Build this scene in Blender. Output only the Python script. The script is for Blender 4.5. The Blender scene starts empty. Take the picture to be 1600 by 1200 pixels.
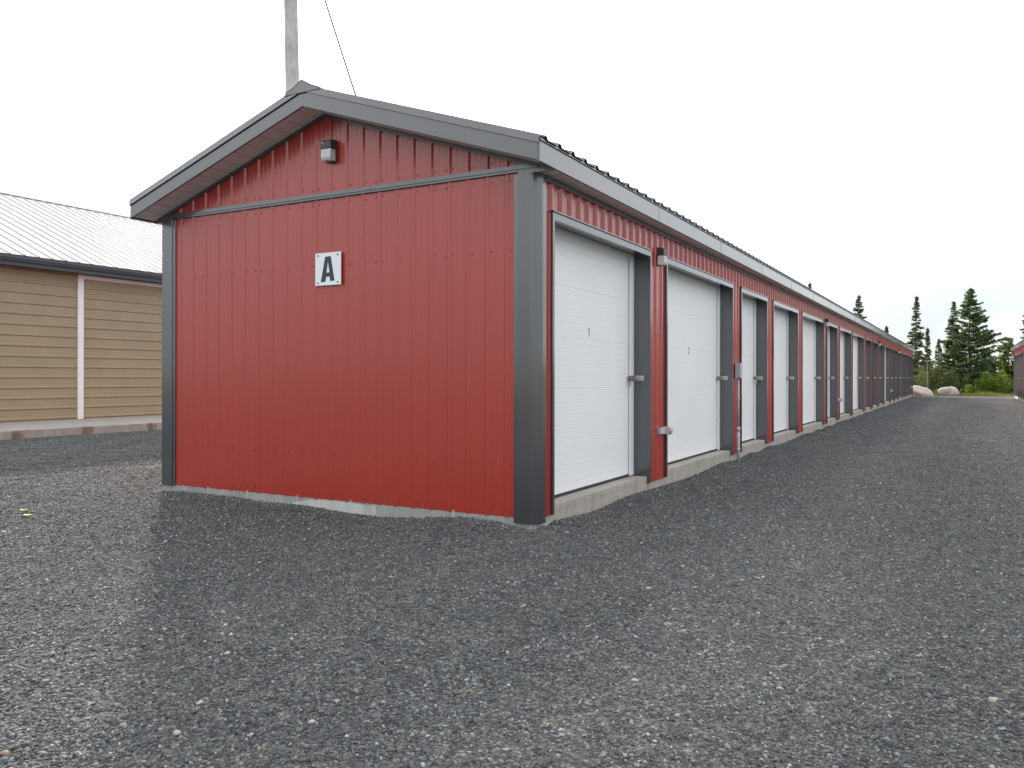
import bpy, math, random
import numpy as np
from mathutils import Vector, Matrix
R = math.radians
random.seed(7)
rng = np.random.default_rng(11)
S = bpy.context.scene
COL = S.collection

# ------------------------------------------------------------------ camera
CAMX, CAMY, CAMZ = 3.671, -7.112, 1.5
YAW = math.atan(708/1277)
cd = bpy.data.cameras.new('camera'); cam = bpy.data.objects.new('camera', cd); COL.objects.link(cam)
cam.location = (CAMX, CAMY, CAMZ)
cam.rotation_mode = 'QUATERNION'
cam.rotation_quaternion = (Matrix.Rotation(YAW, 4, 'Z') @ Matrix.Rotation(R(90), 4, 'X') @ Matrix.Rotation(0.0015, 4, 'Z')).to_quaternion()
cd.sensor_width = 36; cd.lens = 36*1277/1600; cd.shift_y = -11/1600
cd.clip_start = 0.05; cd.clip_end = 6000
S.camera = cam
S.render.resolution_x, S.render.resolution_y = 1024, 768
# ------------------------------------------------------------------ exposure
S.view_settings.view_transform = 'Standard'; S.view_settings.look = 'None'
S.view_settings.gamma = 1; S.view_settings.exposure = 1.45
# ------------------------------------------------------------------ sun and sky
SUN_EL = R(19.6); SAX, SAY = -0.776, 0.631
sv = Vector((SAX*math.cos(SUN_EL), SAY*math.cos(SUN_EL), math.sin(SUN_EL)))
sl = bpy.data.lights.new('sun', 'SUN'); so = bpy.data.objects.new('sun', sl); COL.objects.link(so)
sl.energy = 2.45; sl.angle = R(2.2); sl.color = (1.0, 0.93, 0.83)
so.rotation_mode = 'QUATERNION'; so.rotation_quaternion = sv.to_track_quat('Z', 'Y')
so.location = (-30, 25, 30)

W = bpy.data.worlds.new("World"); S.world = W; W.use_nodes = True
nt = W.node_tree; N = nt.nodes; LK = nt.links
bg = N['Background']; bg.inputs['Strength'].default_value = 1.0
def wn(t, **k):
    n = N.new(t)
    for a, b in k.items(): setattr(n, a, b)
    return n
sky = wn('ShaderNodeTexSky', sky_type='NISHITA', sun_disc=False, sun_elevation=SUN_EL, sun_rotation=-R(50.9))
tc = wn('ShaderNodeTexCoord')
skys = wn('ShaderNodeVectorMath', operation='SCALE'); skys.inputs['Scale'].default_value = 0.10
LK.new(sky.outputs[0], skys.inputs[0])
mp = wn('ShaderNodeMapping'); mp.inputs['Scale'].default_value = (1, 1, 3.0)
LK.new(tc.outputs['Generated'], mp.inputs[0])
nz = wn('ShaderNodeTexNoise'); nz.inputs['Scale'].default_value = 3.2; nz.inputs['Detail'].default_value = 5; nz.inputs['Roughness'].default_value = 0.5
LK.new(mp.outputs[0], nz.inputs['Vector'])
cr = wn('ShaderNodeValToRGB')
cr.color_ramp.elements[0].position = 0.44; cr.color_ramp.elements[0].color = (0.262, 0.290, 0.318, 1)
cr.color_ramp.elements[1].position = 0.66; cr.color_ramp.elements[1].color = (0.44, 0.445, 0.45, 1)
LK.new(nz.outputs['Fac'], cr.inputs[0])
dt = wn('ShaderNodeVectorMath', operation='DOT_PRODUCT'); dt.inputs[1].default_value = sv
LK.new(tc.outputs['Generated'], dt.inputs[0])
mx0 = wn('ShaderNodeMath', operation='MAXIMUM'); mx0.inputs[1].default_value = 0
LK.new(dt.outputs['Value'], mx0.inputs[0])
pw = wn('ShaderNodeMath', operation='POWER'); pw.inputs[1].default_value = 7
LK.new(mx0.outputs[0], pw.inputs[0])
gl = wn('ShaderNodeVectorMath', operation='SCALE'); gl.inputs[0].default_value = (0.62, 0.60, 0.57)
LK.new(pw.outputs[0], gl.inputs['Scale'])
mix = wn('ShaderNodeMix', data_type='RGBA'); mix.inputs[0].default_value = 0.90
sz_ = wn('ShaderNodeSeparateXYZ'); LK.new(tc.outputs['Generated'], sz_.inputs[0])
el = wn('ShaderNodeMapRange'); el.inputs[1].default_value = 0.06; el.inputs[2].default_value = 0.34; LK.new(sz_.outputs[2], el.inputs[0])
hi = wn('ShaderNodeMix', data_type='RGBA'); hi.inputs[7].default_value = (0.62, 0.63, 0.645, 1)
LK.new(el.outputs[0], hi.inputs[0]); LK.new(cr.outputs[0], hi.inputs[6])
LK.new(skys.outputs[0], mix.inputs[6]); LK.new(hi.outputs[2], mix.inputs[7])
ad = wn('ShaderNodeVectorMath', operation='ADD')
LK.new(mix.outputs[2], ad.inputs[0]); LK.new(gl.outputs[0], ad.inputs[1])
LK.new(ad.outputs[0], bg.inputs['Color'])

# ------------------------------------------------------------------ materials
def mat(name, color, rough=0.6, metal=0.0, spec=0.5):
    m = bpy.data.materials.new(name); m.use_nodes = True
    b = m.node_tree.nodes['Principled BSDF']
    b.inputs['Base Color'].default_value = (*color, 1); b.inputs['Roughness'].default_value = rough
    b.inputs['Metallic'].default_value = metal; b.inputs['Specular IOR Level'].default_value = spec
    return m
def nodes(m): return m.node_tree.nodes, m.node_tree.links, m.node_tree.nodes['Principled BSDF']
def noise(m, scale, detail=4, rough=0.55, vec=None, stretch=None):
    n, l, b = nodes(m)
    t = n.new('ShaderNodeTexNoise'); t.inputs['Scale'].default_value = scale; t.inputs['Detail'].default_value = detail; t.inputs['Roughness'].default_value = rough
    g = n.new('ShaderNodeNewGeometry'); mpn = n.new('ShaderNodeMapping')
    if stretch: mpn.inputs['Scale'].default_value = stretch
    l.new(g.outputs['Position'], mpn.inputs[0]); l.new(mpn.outputs[0], t.inputs['Vector'])
    return t
def ramp(m, src, stops):
    n, l, b = nodes(m)
    r = n.new('ShaderNodeValToRGB'); e = r.color_ramp.elements
    while len(e) < len(stops): e.new(0.5)
    for i, (p, c) in enumerate(stops):
        e[i].position = p; e[i].color = (*c, 1) if len(c) == 3 else c
    l.new(src, r.inputs[0]); return r
def bump(m, src, strength=0.3, dist=0.01):
    n, l, b = nodes(m)
    bp = n.new('ShaderNodeBump'); bp.inputs['Strength'].default_value = strength; bp.inputs['Distance'].default_value = dist
    l.new(src, bp.inputs['Height']); l.new(bp.outputs[0], b.inputs['Normal']); return bp
def mul(m, a, c, fac=1.0, mode='MULTIPLY'):
    n, l, b = nodes(m)
    x = n.new('ShaderNodeMix'); x.data_type = 'RGBA'; x.blend_type = mode; x.inputs[0].default_value = fac
    l.new(a, x.inputs[6]); l.new(c, x.inputs[7]); return x

def painted(name, c, rough, var=0.10, spec=0.5, streak=0.0, dirt=0.0):
    m = mat(name, c, rough, spec=spec); n, l, b = nodes(m)
    t = noise(m, 1.3, 5)
    lo = tuple(v*(1-var) for v in c); hi = tuple(min(1, v*(1+var)) for v in c)
    r = ramp(m, t.outputs['Fac'], [(0.3, lo), (0.7, hi)])
    out = r.outputs[0]
    if streak:
        s = noise(m, 1.0, 6, 0.65, stretch=(22, 22, 0.8))
        sr = ramp(m, s.outputs['Fac'], [(0.56, (0, 0, 0)), (0.80, (1, 1, 1))])
        x = n.new('ShaderNodeMix'); x.data_type = 'RGBA'
        x.inputs[7].default_value = (0.42, 0.34, 0.33, 1)
        mm = n.new('ShaderNodeMath'); mm.operation = 'MULTIPLY'; mm.inputs[1].default_value = streak
        l.new(sr.outputs[0], mm.inputs[0]); l.new(mm.outputs[0], x.inputs[0]); l.new(out, x.inputs[6]); out = x.outputs[2]
    if dirt:
        g = n.new('ShaderNodeNewGeometry'); sz = n.new('ShaderNodeSeparateXYZ'); l.new(g.outputs['Position'], sz.inputs[0])
        dn = noise(m, 7, 6, 0.7); ma = n.new('ShaderNodeMath'); ma.operation = 'MULTIPLY_ADD'; ma.inputs[1].default_value = -0.9; l.new(dn.outputs['Fac'], ma.inputs[0]); l.new(sz.outputs[2], ma.inputs[2])
        dr = ramp(m, ma.outputs[0], [(0.0, (dirt,)*3), (0.35, (0, 0, 0))])
        dx = n.new('ShaderNodeMix'); dx.data_type = 'RGBA'; dx.inputs[7].default_value = (0.20, 0.18, 0.16, 1); l.new(dr.outputs[0], dx.inputs[0]); l.new(out, dx.inputs[6]); out = dx.outputs[2]
    l.new(out, b.inputs['Base Color'])
    t2 = noise(m, 9, 4)
    rr = n.new('ShaderNodeMapRange'); rr.inputs[3].default_value = rough*0.85; rr.inputs[4].default_value = rough*1.2
    l.new(t2.outputs['Fac'], rr.inputs[0]); l.new(rr.outputs[0], b.inputs['Roughness'])
    t3 = noise(m, 2.2, 3, stretch=(1, 1, 0.6)); bump(m, t3.outputs['Fac'], 0.10, 0.025)
    return m
def coat(m, w, rg):
    b = m.node_tree.nodes['Principled BSDF']; b.inputs['Coat Weight'].default_value = w; b.inputs['Coat Roughness'].default_value = rg; return m
M = {}
M['red'] = painted('red_painted_steel', (0.372, 0.033, 0.020), 0.30, 0.04, 0.6, 0.05)
M['char'] = painted('charcoal_trim', (0.033, 0.034, 0.040), 0.30, 0.08, 0.9, 0.03)
M['roofm'] = painted('charcoal_roof_steel', (0.080, 0.084, 0.093), 0.33, 0.12, 1.0, 0.05)
coat(M['char'], 1.0, 0.13); M['char'].node_tree.nodes['Principled BSDF'].inputs['Coat IOR'].default_value = 1.62; coat(M['red'], 0.5, 0.16)
M['white'] = painted('white_door_steel', (0.82, 0.82, 0.825), 0.45, 0.02, 0.4)
M['wframe'] = painted('white_vinyl_frame', (0.80, 0.83, 0.87), 0.35, 0.02, 0.5)
M['rubber'] = mat('black_rubber_seal', (0.03, 0.03, 0.032), 0.8)
M['screw'] = mat('dark_screw', (0.11, 0.03, 0.025), 0.6, 0.3)
M['steel'] = painted('weathered_zinc', (0.55, 0.53, 0.50), 0.42, 0.2)
M['steel'].node_tree.nodes['Principled BSDF'].inputs['Metallic'].default_value = 0.6
M['rust'] = painted('rusty_zinc', (0.27, 0.21, 0.17), 0.6, 0.35)
M['brass'] = mat('brass', (0.45, 0.30, 0.11), 0.4, 0.8)
M['grayplastic'] = painted('grey_electrical_plastic', (0.42, 0.46, 0.52), 0.5, 0.06)
M['housing'] = painted('bronze_lamp_housing', (0.045, 0.05, 0.052), 0.45, 0.1)
M['plate'] = painted('white_sign_plate', (0.80, 0.84, 0.88), 0.35, 0.02)
M['ink'] = mat('dark_lettering', (0.035, 0.04, 0.055), 0.5)
M['faintink'] = mat('grey_lettering', (0.16, 0.16, 0.18), 0.6)
# glass lens
m = mat('prismatic_lens', (0.93, 0.94, 0.94), 0.18); n, l, b = nodes(m)
b.inputs['Transmission Weight'].default_value = 0.35; M['lens'] = m
# soffit: beige vented sheet with seams
def soffit_mat(name, axis):
    m = mat(name, (0.36, 0.31, 0.28), 0.6); n, l, b = nodes(m)
    g = n.new('ShaderNodeNewGeometry'); sx = n.new('ShaderNodeSeparateXYZ'); l.new(g.outputs['Position'], sx.inputs[0])
    d = n.new('ShaderNodeMath'); d.operation = 'DIVIDE'; d.inputs[1].default_value = 0.20
    l.new(sx.outputs[axis], d.inputs[0])
    fr = n.new('ShaderNodeMath'); fr.operation = 'FRACT'; l.new(d.outputs[0], fr.inputs[0])
    r = ramp(m, fr.outputs[0], [(0.0, (0.88, 0.85, 0.82)), (0.05, (0.88, 0.85, 0.82)), (0.07, (0.76, 0.72, 0.70)), (0.94, (0.76, 0.72, 0.70)), (0.97, (0.26, 0.21, 0.19))])
    t = noise(m, 3, 4); r2 = ramp(m, t.outputs['Fac'], [(0.3, (0.86, 0.86, 0.86)), (0.7, (1, 1, 1))])
    x = mul(m, r.outputs[0], r2.outputs[0]); l.new(x.outputs[2], b.inputs['Base Color'])
    return m
M['soffit_x'] = soffit_mat('soffit_gable', 0); M['soffit_y'] = soffit_mat('soffit_eave', 1)
# concrete
def concrete(name, c, joint=None, stains=None):
    m = mat(name, c, 0.85, spec=0.3); n, l, b = nodes(m)
    t = noise(m, 2.6, 8, 0.65); r = ramp(m, t.outputs['Fac'], [(0.25, tuple(v*0.78 for v in c)), (0.5, c), (0.75, tuple(v*1.12 for v in c))])
    t2 = noise(m, 45, 4, 0.6); r2 = ramp(m, t2.outputs['Fac'], [(0.3, (0.88, 0.88, 0.88)), (0.7, (1.05, 1.05, 1.04))])
    x = mul(m, r.outputs[0], r2.outputs[0])
    s = noise(m, 1.0, 5, 0.6, stretch=(6, 6, 0.7)); r3 = ramp(m, s.outputs['Fac'], [(0.33, (0.86, 0.83, 0.80)), (0.58, (1, 1, 1))])
    x = mul(m, x.outputs[2], r3.outputs[0]); out = x.outputs[2]
    g = n.new('ShaderNodeNewGeometry')
    if stains:
        for (px, py, pz, rad) in stains:
            dd = n.new('ShaderNodeVectorMath'); dd.operation = 'DISTANCE'; dd.inputs[1].default_value = (px, py, pz)
            l.new(g.outputs['Position'], dd.inputs[0])
            ta = noise(m, 7, 4); ma = n.new('ShaderNodeMath'); ma.operation = 'MULTIPLY_ADD'; ma.inputs[1].default_value = 0.35; ma.inputs[2].default_value = -0.17
            l.new(ta.outputs['Fac'], ma.inputs[0]); ad_ = n.new('ShaderNodeMath'); ad_.operation = 'ADD'
            l.new(dd.outputs['Value'], ad_.inputs[0]); l.new(ma.outputs[0], ad_.inputs[1])
            rr = ramp(m, ad_.outputs[0], [(rad*0.4, (0.58, 0.46, 0.38)), (rad, (1, 1, 1))])
            x = mul(m, out, rr.outputs[0]); out = x.outputs[2]
    l.new(out, b.inputs['Base Color'])
    bump(m, t2.outputs['Fac'], 0.5, 0.006)
    return m
M['conc'] = concrete('foundation_concrete', (0.41, 0.38, 0.345))
M['blocks'] = concrete('block_foundation', (0.36, 0.365, 0.355))
M['mortar'] = concrete('mortar_joint', (0.58, 0.54, 0.46))
M['parge'] = concrete('parging_patch', (0.56, 0.57, 0.56))
M['apron'] = concrete('apron_concrete', (0.38, 0.352, 0.33), stains=[(-16.2, 4.28, 0.06, 0.22), (-16.2, 6.05, 0.10, 0.24), (-16.2, 7.95, 0.08, 0.18)])
M['tan'] = painted('tan_ribbed_steel', (0.33, 0.262, 0.170), 0.5, 0.06, 0.5, 0.05)
M['tantrim'] = painted('pale_post_trim', (0.80, 0.79, 0.80), 0.5, 0.03)
M['tanroof'] = painted('light_roof_steel', (0.36, 0.32, 0.33), 0.30, 0.04, 1.0)
M['bluefascia'] = painted('slate_fascia', (0.060, 0.072, 0.085), 0.4, 0.06)
# wood pole
m = mat('weathered_pole_wood', (0.36, 0.34, 0.31), 0.9); n, l, b = nodes(m)
t = noise(m, 6, 8, 0.7, stretch=(9, 9, 0.7)); r = ramp(m, t.outputs['Fac'], [(0.3, (0.42, 0.41, 0.385)), (0.5, (0.58, 0.565, 0.535)), (0.72, (0.74, 0.73, 0.71))])
t2 = noise(m, 1.2, 5, 0.7); r2 = ramp(m, t2.outputs['Fac'], [(0.35, (0.7, 0.7, 0.68)), (0.6, (1.05, 1.05, 1.05))])
x = mul(m, r.outputs[0], r2.outputs[0]); l.new(x.outputs[2], b.inputs['Base Color']); bump(m, t.outputs['Fac'], 0.6, 0.02); M['pole'] = m
M['wire'] = mat('cable_black', (0.10, 0.10, 0.10), 0.6)
# gravel base
def gravel_mat():
    m = mat('crushed_gravel', (0.1, 0.1, 0.1), 1.0, spec=0.05); n, l, b = nodes(m)
    g = n.new('ShaderNodeNewGeometry')
    def vor(scale):
        v = n.new('ShaderNodeTexVoronoi'); v.inputs['Scale'].default_value = scale; v.inputs['Randomness'].default_value = 1
        l.new(g.outputs['Position'], v.inputs['Vector']); return v
    v1 = vor(62); v2 = vor(24); v3 = vor(9)
    sp = n.new('ShaderNodeSeparateColor'); l.new(v1.outputs['Color'], sp.inputs[0])
    r1 = ramp(m, sp.outputs[0], [(0.0, (0.045, 0.048, 0.051)), (0.35, (0.084, 0.089, 0.092)), (0.7, (0.122, 0.126, 0.127)), (0.90, (0.150, 0.148, 0.144)), (0.975, (0.27, 0.262, 0.25))])
    r1.color_ramp.elements[4].position = 0.985
    sp2 = n.new('ShaderNodeSeparateColor'); l.new(v2.outputs['Color'], sp2.inputs[0])
    r2 = ramp(m, sp2.outputs[1], [(0.0, (0.62, 0.65, 0.68)), (0.5, (0.95, 0.96, 0.98)), (0.9, (1.18, 1.16, 1.13)), (1.0, (1.5, 1.46, 1.42))])
    x = mul(m, r1.outputs[0], r2.outputs[0])
    sp3 = n.new('ShaderNodeSeparateColor'); l.new(v3.outputs['Color'], sp3.inputs[0])
    r3 = ramp(m, sp3.outputs[2], [(0.0, (0.84, 0.86, 0.9)), (1.0, (1.16, 1.12, 1.08))])
    x = mul(m, x.outputs[2], r3.outputs[0])
    # wheel tracks along the lane and damp patches
    t = noise(m, 0.55, 6, 0.6, stretch=(1.0, 0.16, 1)); r4 = ramp(m, t.outputs['Fac'], [(0.3, (0.80, 0.82, 0.86)), (0.5, (1, 1, 1)), (0.7, (1.25, 1.20, 1.12))])
    x = mul(m, x.outputs[2], r4.outputs[0])
    t5 = noise(m, 1.7, 5, 0.6); r5 = ramp(m, t5.outputs['Fac'], [(0.3, (0.86, 0.87, 0.9)), (0.7, (1.14, 1.12, 1.08))])
    x = mul(m, x.outputs[2], r5.outputs[0])
    # the lane is more worn and brown towards its far side
    sx = n.new('ShaderNodeSeparateXYZ'); l.new(g.outputs['Position'], sx.inputs[0])
    tw = noise(m, 0.6, 3); wv = n.new('ShaderNodeMath'); wv.operation = 'MULTIPLY_ADD'; wv.inputs[1].default_value = 1.2
    l.new(tw.outputs['Fac'], wv.inputs[0]); l.new(sx.outputs[0], wv.inputs[2])
    mr = n.new('ShaderNodeMapRange'); mr.inputs[1].default_value = 0; mr.inputs[2].default_value = 8; l.new(wv.outputs[0], mr.inputs[0])
    r6 = ramp(m, mr.outputs[0], [(0.0, (0.94, 0.97, 1.0)), (0.30, (0.96, 0.98, 1.01)), (0.36, (1.20, 1.18, 1.16)), (0.5, (1.04, 1.03, 1.02)), (0.68, (1.32, 1.28, 1.24)), (0.78, (1.42, 1.37, 1.31)), (0.95, (1.5, 1.43, 1.34))])
    x = mul(m, x.outputs[2], r6.outputs[0])
    l.new(x.outputs[2], b.inputs['Base Color'])
    ma = n.new('ShaderNodeMath'); ma.operation = 'MULTIPLY_ADD'; ma.inputs[1].default_value = 1.0
    l.new(v1.outputs['Distance'], ma.inputs[0]); l.new(v2.outputs['Distance'], ma.inputs[2])
    bp = bump(m, ma.outputs[0], 0.9, 0.012); bp.invert = True
    return m
M['gravel'] = gravel_mat()
m = mat('gravel_stone', (0.1, 0.1, 0.1), 0.85, spec=0.25); n, l, b = nodes(m)
at_ = n.new('ShaderNodeAttribute'); at_.attribute_name = 'stone'; l.new(at_.outputs['Color'], b.inputs['Base Color']); M['stone'] = m
m = mat('pale_rock', (0.5, 0.47, 0.42), 0.85, spec=0.3); n, l, b = nodes(m)
t = noise(m, 3.0, 8, 0.6); r = ramp(m, t.outputs['Fac'], [(0.3, (0.36, 0.33, 0.28)), (0.55, (0.55, 0.52, 0.46)), (0.75, (0.64, 0.62, 0.57))]); l.new(r.outputs[0], b.inputs['Base Color'])
t = noise(m, 6, 8, 0.7); bump(m, t.outputs['Fac'], 0.9, 0.12); M['rock'] = m
m = mat('beige_stone', (0.38, 0.345, 0.30), 0.85, spec=0.2); n, l, b = nodes(m)
t = noise(m, 30, 5); r = ramp(m, t.outputs['Fac'], [(0.3, (0.27, 0.24, 0.21)), (0.6, (0.43, 0.40, 0.355))]); l.new(r.outputs[0], b.inputs['Base Color']); M['pebble'] = m
m = mat('meadow', (0.09, 0.10, 0.035), 0.95, spec=0.1); n, l, b = nodes(m)
t = noise(m, 0.6, 8, 0.7); r = ramp(m, t.outputs['Fac'], [(0.3, (0.05, 0.065, 0.02)), (0.5, (0.10, 0.115, 0.035)), (0.7, (0.17, 0.15, 0.07))]); l.new(r.outputs[0], b.inputs['Base Color']); M['meadow'] = m
def leaf(name, a, c, d):
    m = mat(name, c, 0.7, spec=0.2); n, l, b = nodes(m)
    t = noise(m, 2.3, 5, 0.65); r = ramp(m, t.outputs['Fac'], [(0.32, a), (0.5, c), (0.68, d)])
    g = n.new('ShaderNodeNewGeometry'); r2 = ramp(m, g.outputs['Random Per Island'], [(0.0, (0.6, 0.62, 0.6)), (0.7, (1.05, 1.05, 1.0)), (1.0, (1.7, 1.6, 1.4))])
    x = mul(m, r.outputs[0], r2.outputs[0]); l.new(x.outputs[2], b.inputs['Base Color'])
    # thin leaves let some light through
    tr = n.new('ShaderNodeBsdfTranslucent'); l.new(x.outputs[2], tr.inputs['Color'])
    ms = n.new('ShaderNodeMixShader'); ms.inputs[0].default_value = 0.42
    l.new(b.outputs[0], ms.inputs[1]); l.new(tr.outputs[0], ms.inputs[2]); l.new(ms.outputs[0], n['Material Output'].inputs[0])
    return m
M['spruce'] = leaf('spruce_needles', (0.065, 0.10, 0.055), (0.13, 0.18, 0.085), (0.25, 0.28, 0.125))
M['fir'] = leaf('fir_needles', (0.065, 0.11, 0.068), (0.13, 0.195, 0.10), (0.23, 0.30, 0.125))
M['larch'] = leaf('larch_needles', (0.09, 0.12, 0.03), (0.18, 0.21, 0.05), (0.30, 0.31, 0.09))
M['shrub'] = leaf('shrub_leaves', (0.08, 0.14, 0.022), (0.15, 0.24, 0.04), (0.28, 0.34, 0.075))
M['brush'] = leaf('brush_leaves', (0.075, 0.10, 0.04), (0.15, 0.185, 0.07), (0.27, 0.28, 0.12))
M['grassm'] = leaf('grass_blades', (0.10, 0.12, 0.03), (0.17, 0.19, 0.05), (0.28, 0.25, 0.11))
m = mat('bark', (0.13, 0.11, 0.095), 0.95); n, l, b = nodes(m)
t = noise(m, 12, 5, stretch=(1, 1, 0.3)); r = ramp(m, t.outputs['Fac'], [(0.3, (0.08, 0.07, 0.06)), (0.7, (0.22, 0.19, 0.17))]); l.new(r.outputs[0], b.inputs['Base Color']); M['bark'] = m
M['greenleaf'] = mat('yellow_green_leaf', (0.42, 0.45, 0.08), 0.6)

# ------------------------------------------------------------------ mesh helpers
class MB:
    def __init__(s): s.v = []; s.f = []
    def box(s, x0, x1, y0, y1, z0, z1, bev=0.0):
        k = len(s.v)
        s.v += [(x, y, z) for z in (z0, z1) for y in (y0, y1) for x in (x0, x1)]
        s.f += [tuple(k+i for i in q) for q in ((0,2,3,1),(4,5,7,6),(0,1,5,4),(2,6,7,3),(0,4,6,2),(1,3,7,5))]
        return s
    def poly_prism(s, pts, fn, d0, d1):
        """pts: 2-D outline; fn(a,b,d) -> xyz; extruded from d0 to d1"""
        k = len(s.v); n = len(pts)
        s.v += [fn(a, b, d0) for a, b in pts] + [fn(a, b, d1) for a, b in pts]
        s.f += [tuple(k+i for i in range(n))[::-1], tuple(k+n+i for i in range(n))]
        s.f += [(k+i, k+(i+1) % n, k+n+(i+1) % n, k+n+i) for i in range(n)]
        return s
    def tube(s, pts, r, seg=8, r1=None):
        P = [Vector(p) for p in pts]; n = len(P); k = len(s.v)
        for i, p in enumerate(P):
            d = (P[min(i+1, n-1)] - P[max(i-1, 0)]).normalized()
            u = d.cross(Vector((0, 0, 1)) if abs(d.z) < 0.9 else Vector((1, 0, 0))).normalized(); w = d.cross(u)
            rr = r if r1 is None else r + (r1-r)*i/(n-1)
            for j in range(seg):
                a = 2*math.pi*j/seg; s.v.append(tuple(p + u*math.cos(a)*rr + w*math.sin(a)*rr))
        for i in range(n-1):
            for j in range(seg):
                s.f.append((k+i*seg+j, k+i*seg+(j+1) % seg, k+(i+1)*seg+(j+1) % seg, k+(i+1)*seg+j))
        s.f.append(tuple(k+j for j in range(seg))[::-1]); s.f.append(tuple(k+(n-1)*seg+j for j in range(seg)))
        return s
    def quad(s, a, b, c, d):
        k = len(s.v); s.v += [a, b, c, d]; s.f.append((k, k+1, k+2, k+3)); return s
    def tri(s, a, b, c):
        k = len(s.v); s.v += [a, b, c]; s.f.append((k, k+1, k+2)); return s
    def mesh(s, name, m, smooth=False):
        me = bpy.data.meshes.new(name); me.from_pydata([tuple(v) for v in s.v], [], s.f)
        me.materials.append(m)
        if smooth:
            me.shade_smooth()
        me.update(); return me
    def build(s, name, m, parent=None, bevel=0, smooth=False):
        o = bpy.data.objects.new(name, s.mesh(name, m, smooth)); COL.objects.link(o)
        if parent: o.parent = parent
        if bevel:
            bm_ = o.modifiers.new('bevel', 'BEVEL'); bm_.width = bevel; bm_.segments = 2; bm_.limit_method = 'ANGLE'
        return o
def tag(o, label=None, cat=None, group=None, kind=None):
    if label: o['label'] = label
    if cat: o['category'] = cat
    if group: o['group'] = group
    if kind: o['kind'] = kind
    return o
def empty(name, loc=(0, 0, 0), rz=0):
    o = bpy.data.objects.new(name, None); COL.objects.link(o); o.location = loc; o.rotation_euler = (0, 0, rz); o.empty_display_size = 0.2
    return o
def np_mesh(name, verts, tris, m, attr=None, nper=3):
    me = bpy.data.meshes.new(name)
    nv, nf = len(verts), len(tris)
    me.vertices.add(nv); me.vertices.foreach_set('co', verts.astype(np.float32).ravel())
    me.loops.add(nf*nper); me.loops.foreach_set('vertex_index', tris.astype(np.int32).ravel())
    me.polygons.add(nf); me.polygons.foreach_set('loop_start', np.arange(0, nf*nper, nper, dtype=np.int32))
    me.update(calc_edges=True)
    if attr is not None:
        a = me.color_attributes.new('stone', 'FLOAT_COLOR', 'POINT'); a.data.foreach_set('color', attr.astype(np.float32).ravel())
    me.materials.append(m); return me

# ------------------------------------------------------------------ ground
def lot_z(x, y):
    """height of the loose gravel: slight swells, a heap at the end wall, dips along the lane"""
    z = 0.012*np.sin(x*1.1+0.4*y)*np.cos(y*0.9-0.3*x) + 0.006*np.sin(x*3.7+y*2.1) + 0.004*np.sin(6.1*x-4.7*y+1)
    near = np.exp(-np.maximum(0, np.abs(y+0.28)-0.05)**2/0.16)
    prof = np.interp(x, [-6.4, -5.4, -4.6, -3.6, -2.6, -1.9, -1.25, -0.75, -0.42, -0.1, 0.6], [0, 0.022, 0.03, 0.012, -0.012, -0.03, 0.028, 0.085, 0.08, 0.0, 0])
    z = z + near*prof
    sl = np.exp(-np.maximum(0, x-0.0)**2/0.12)*((x > -0.2) & (y > 0.3))
    return z*(1-0.5*sl) + sl*0.02*np.sin(y*2.3+np.sin(y*0.7)*2)
def axis(segs):
    out = []
    for a, b, st in segs: out += list(np.arange(a, b, st))
    out.append(segs[-1][1]); return np.array(out)
gx = axis([(-75, -20, 5), (-20, -8, 0.5), (-8, 8, 0.07), (8, 20, 0.6), (20, 60, 5)])
gy = axis([(-40, -8, 2), (-8, 3, 0.07), (3, 14, 0.2), (14, 70.6, 0.6)])
GX, GY = np.meshgrid(gx, gy)
GZ = lot_z(GX, GY)
edge = (gy[-1]-GY < 0.7) | (gx[-1]-GX < 0.1) | (GX-gx[0] < 0.1) | (GY-gy[0] < 0.1)
edge_line = GY + 0.35*np.sin(GX*1.7) + 0.2*np.sin(GX*4.1)
GZ = np.where(edge, -0.10, GZ)
verts = np.stack([GX.ravel(), GY.ravel(), GZ.ravel()], 1)
ny, nx = GX.shape; i = np.arange(ny-1)[:, None]*nx + np.arange(nx-1)[None, :]
q = np.stack([i, i+1, i+1+nx, i+nx], -1).reshape(-1, 4)
gme = np_mesh('gravel_lot', verts, q, M['gravel'], nper=4); gme.shade_smooth()
tag(bpy.data.objects.new('gravel_lot', gme), kind='structure'); o = bpy.data.objects['gravel_lot']; COL.objects.link(o)
b_ = MB(); b_.quad((-3000, -3000, -0.07), (3000, -3000, -0.07), (3000, 3000, -0.07), (-3000, 3000, -0.07)); tag(b_.build('ground', M['meadow']), kind='structure')

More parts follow.
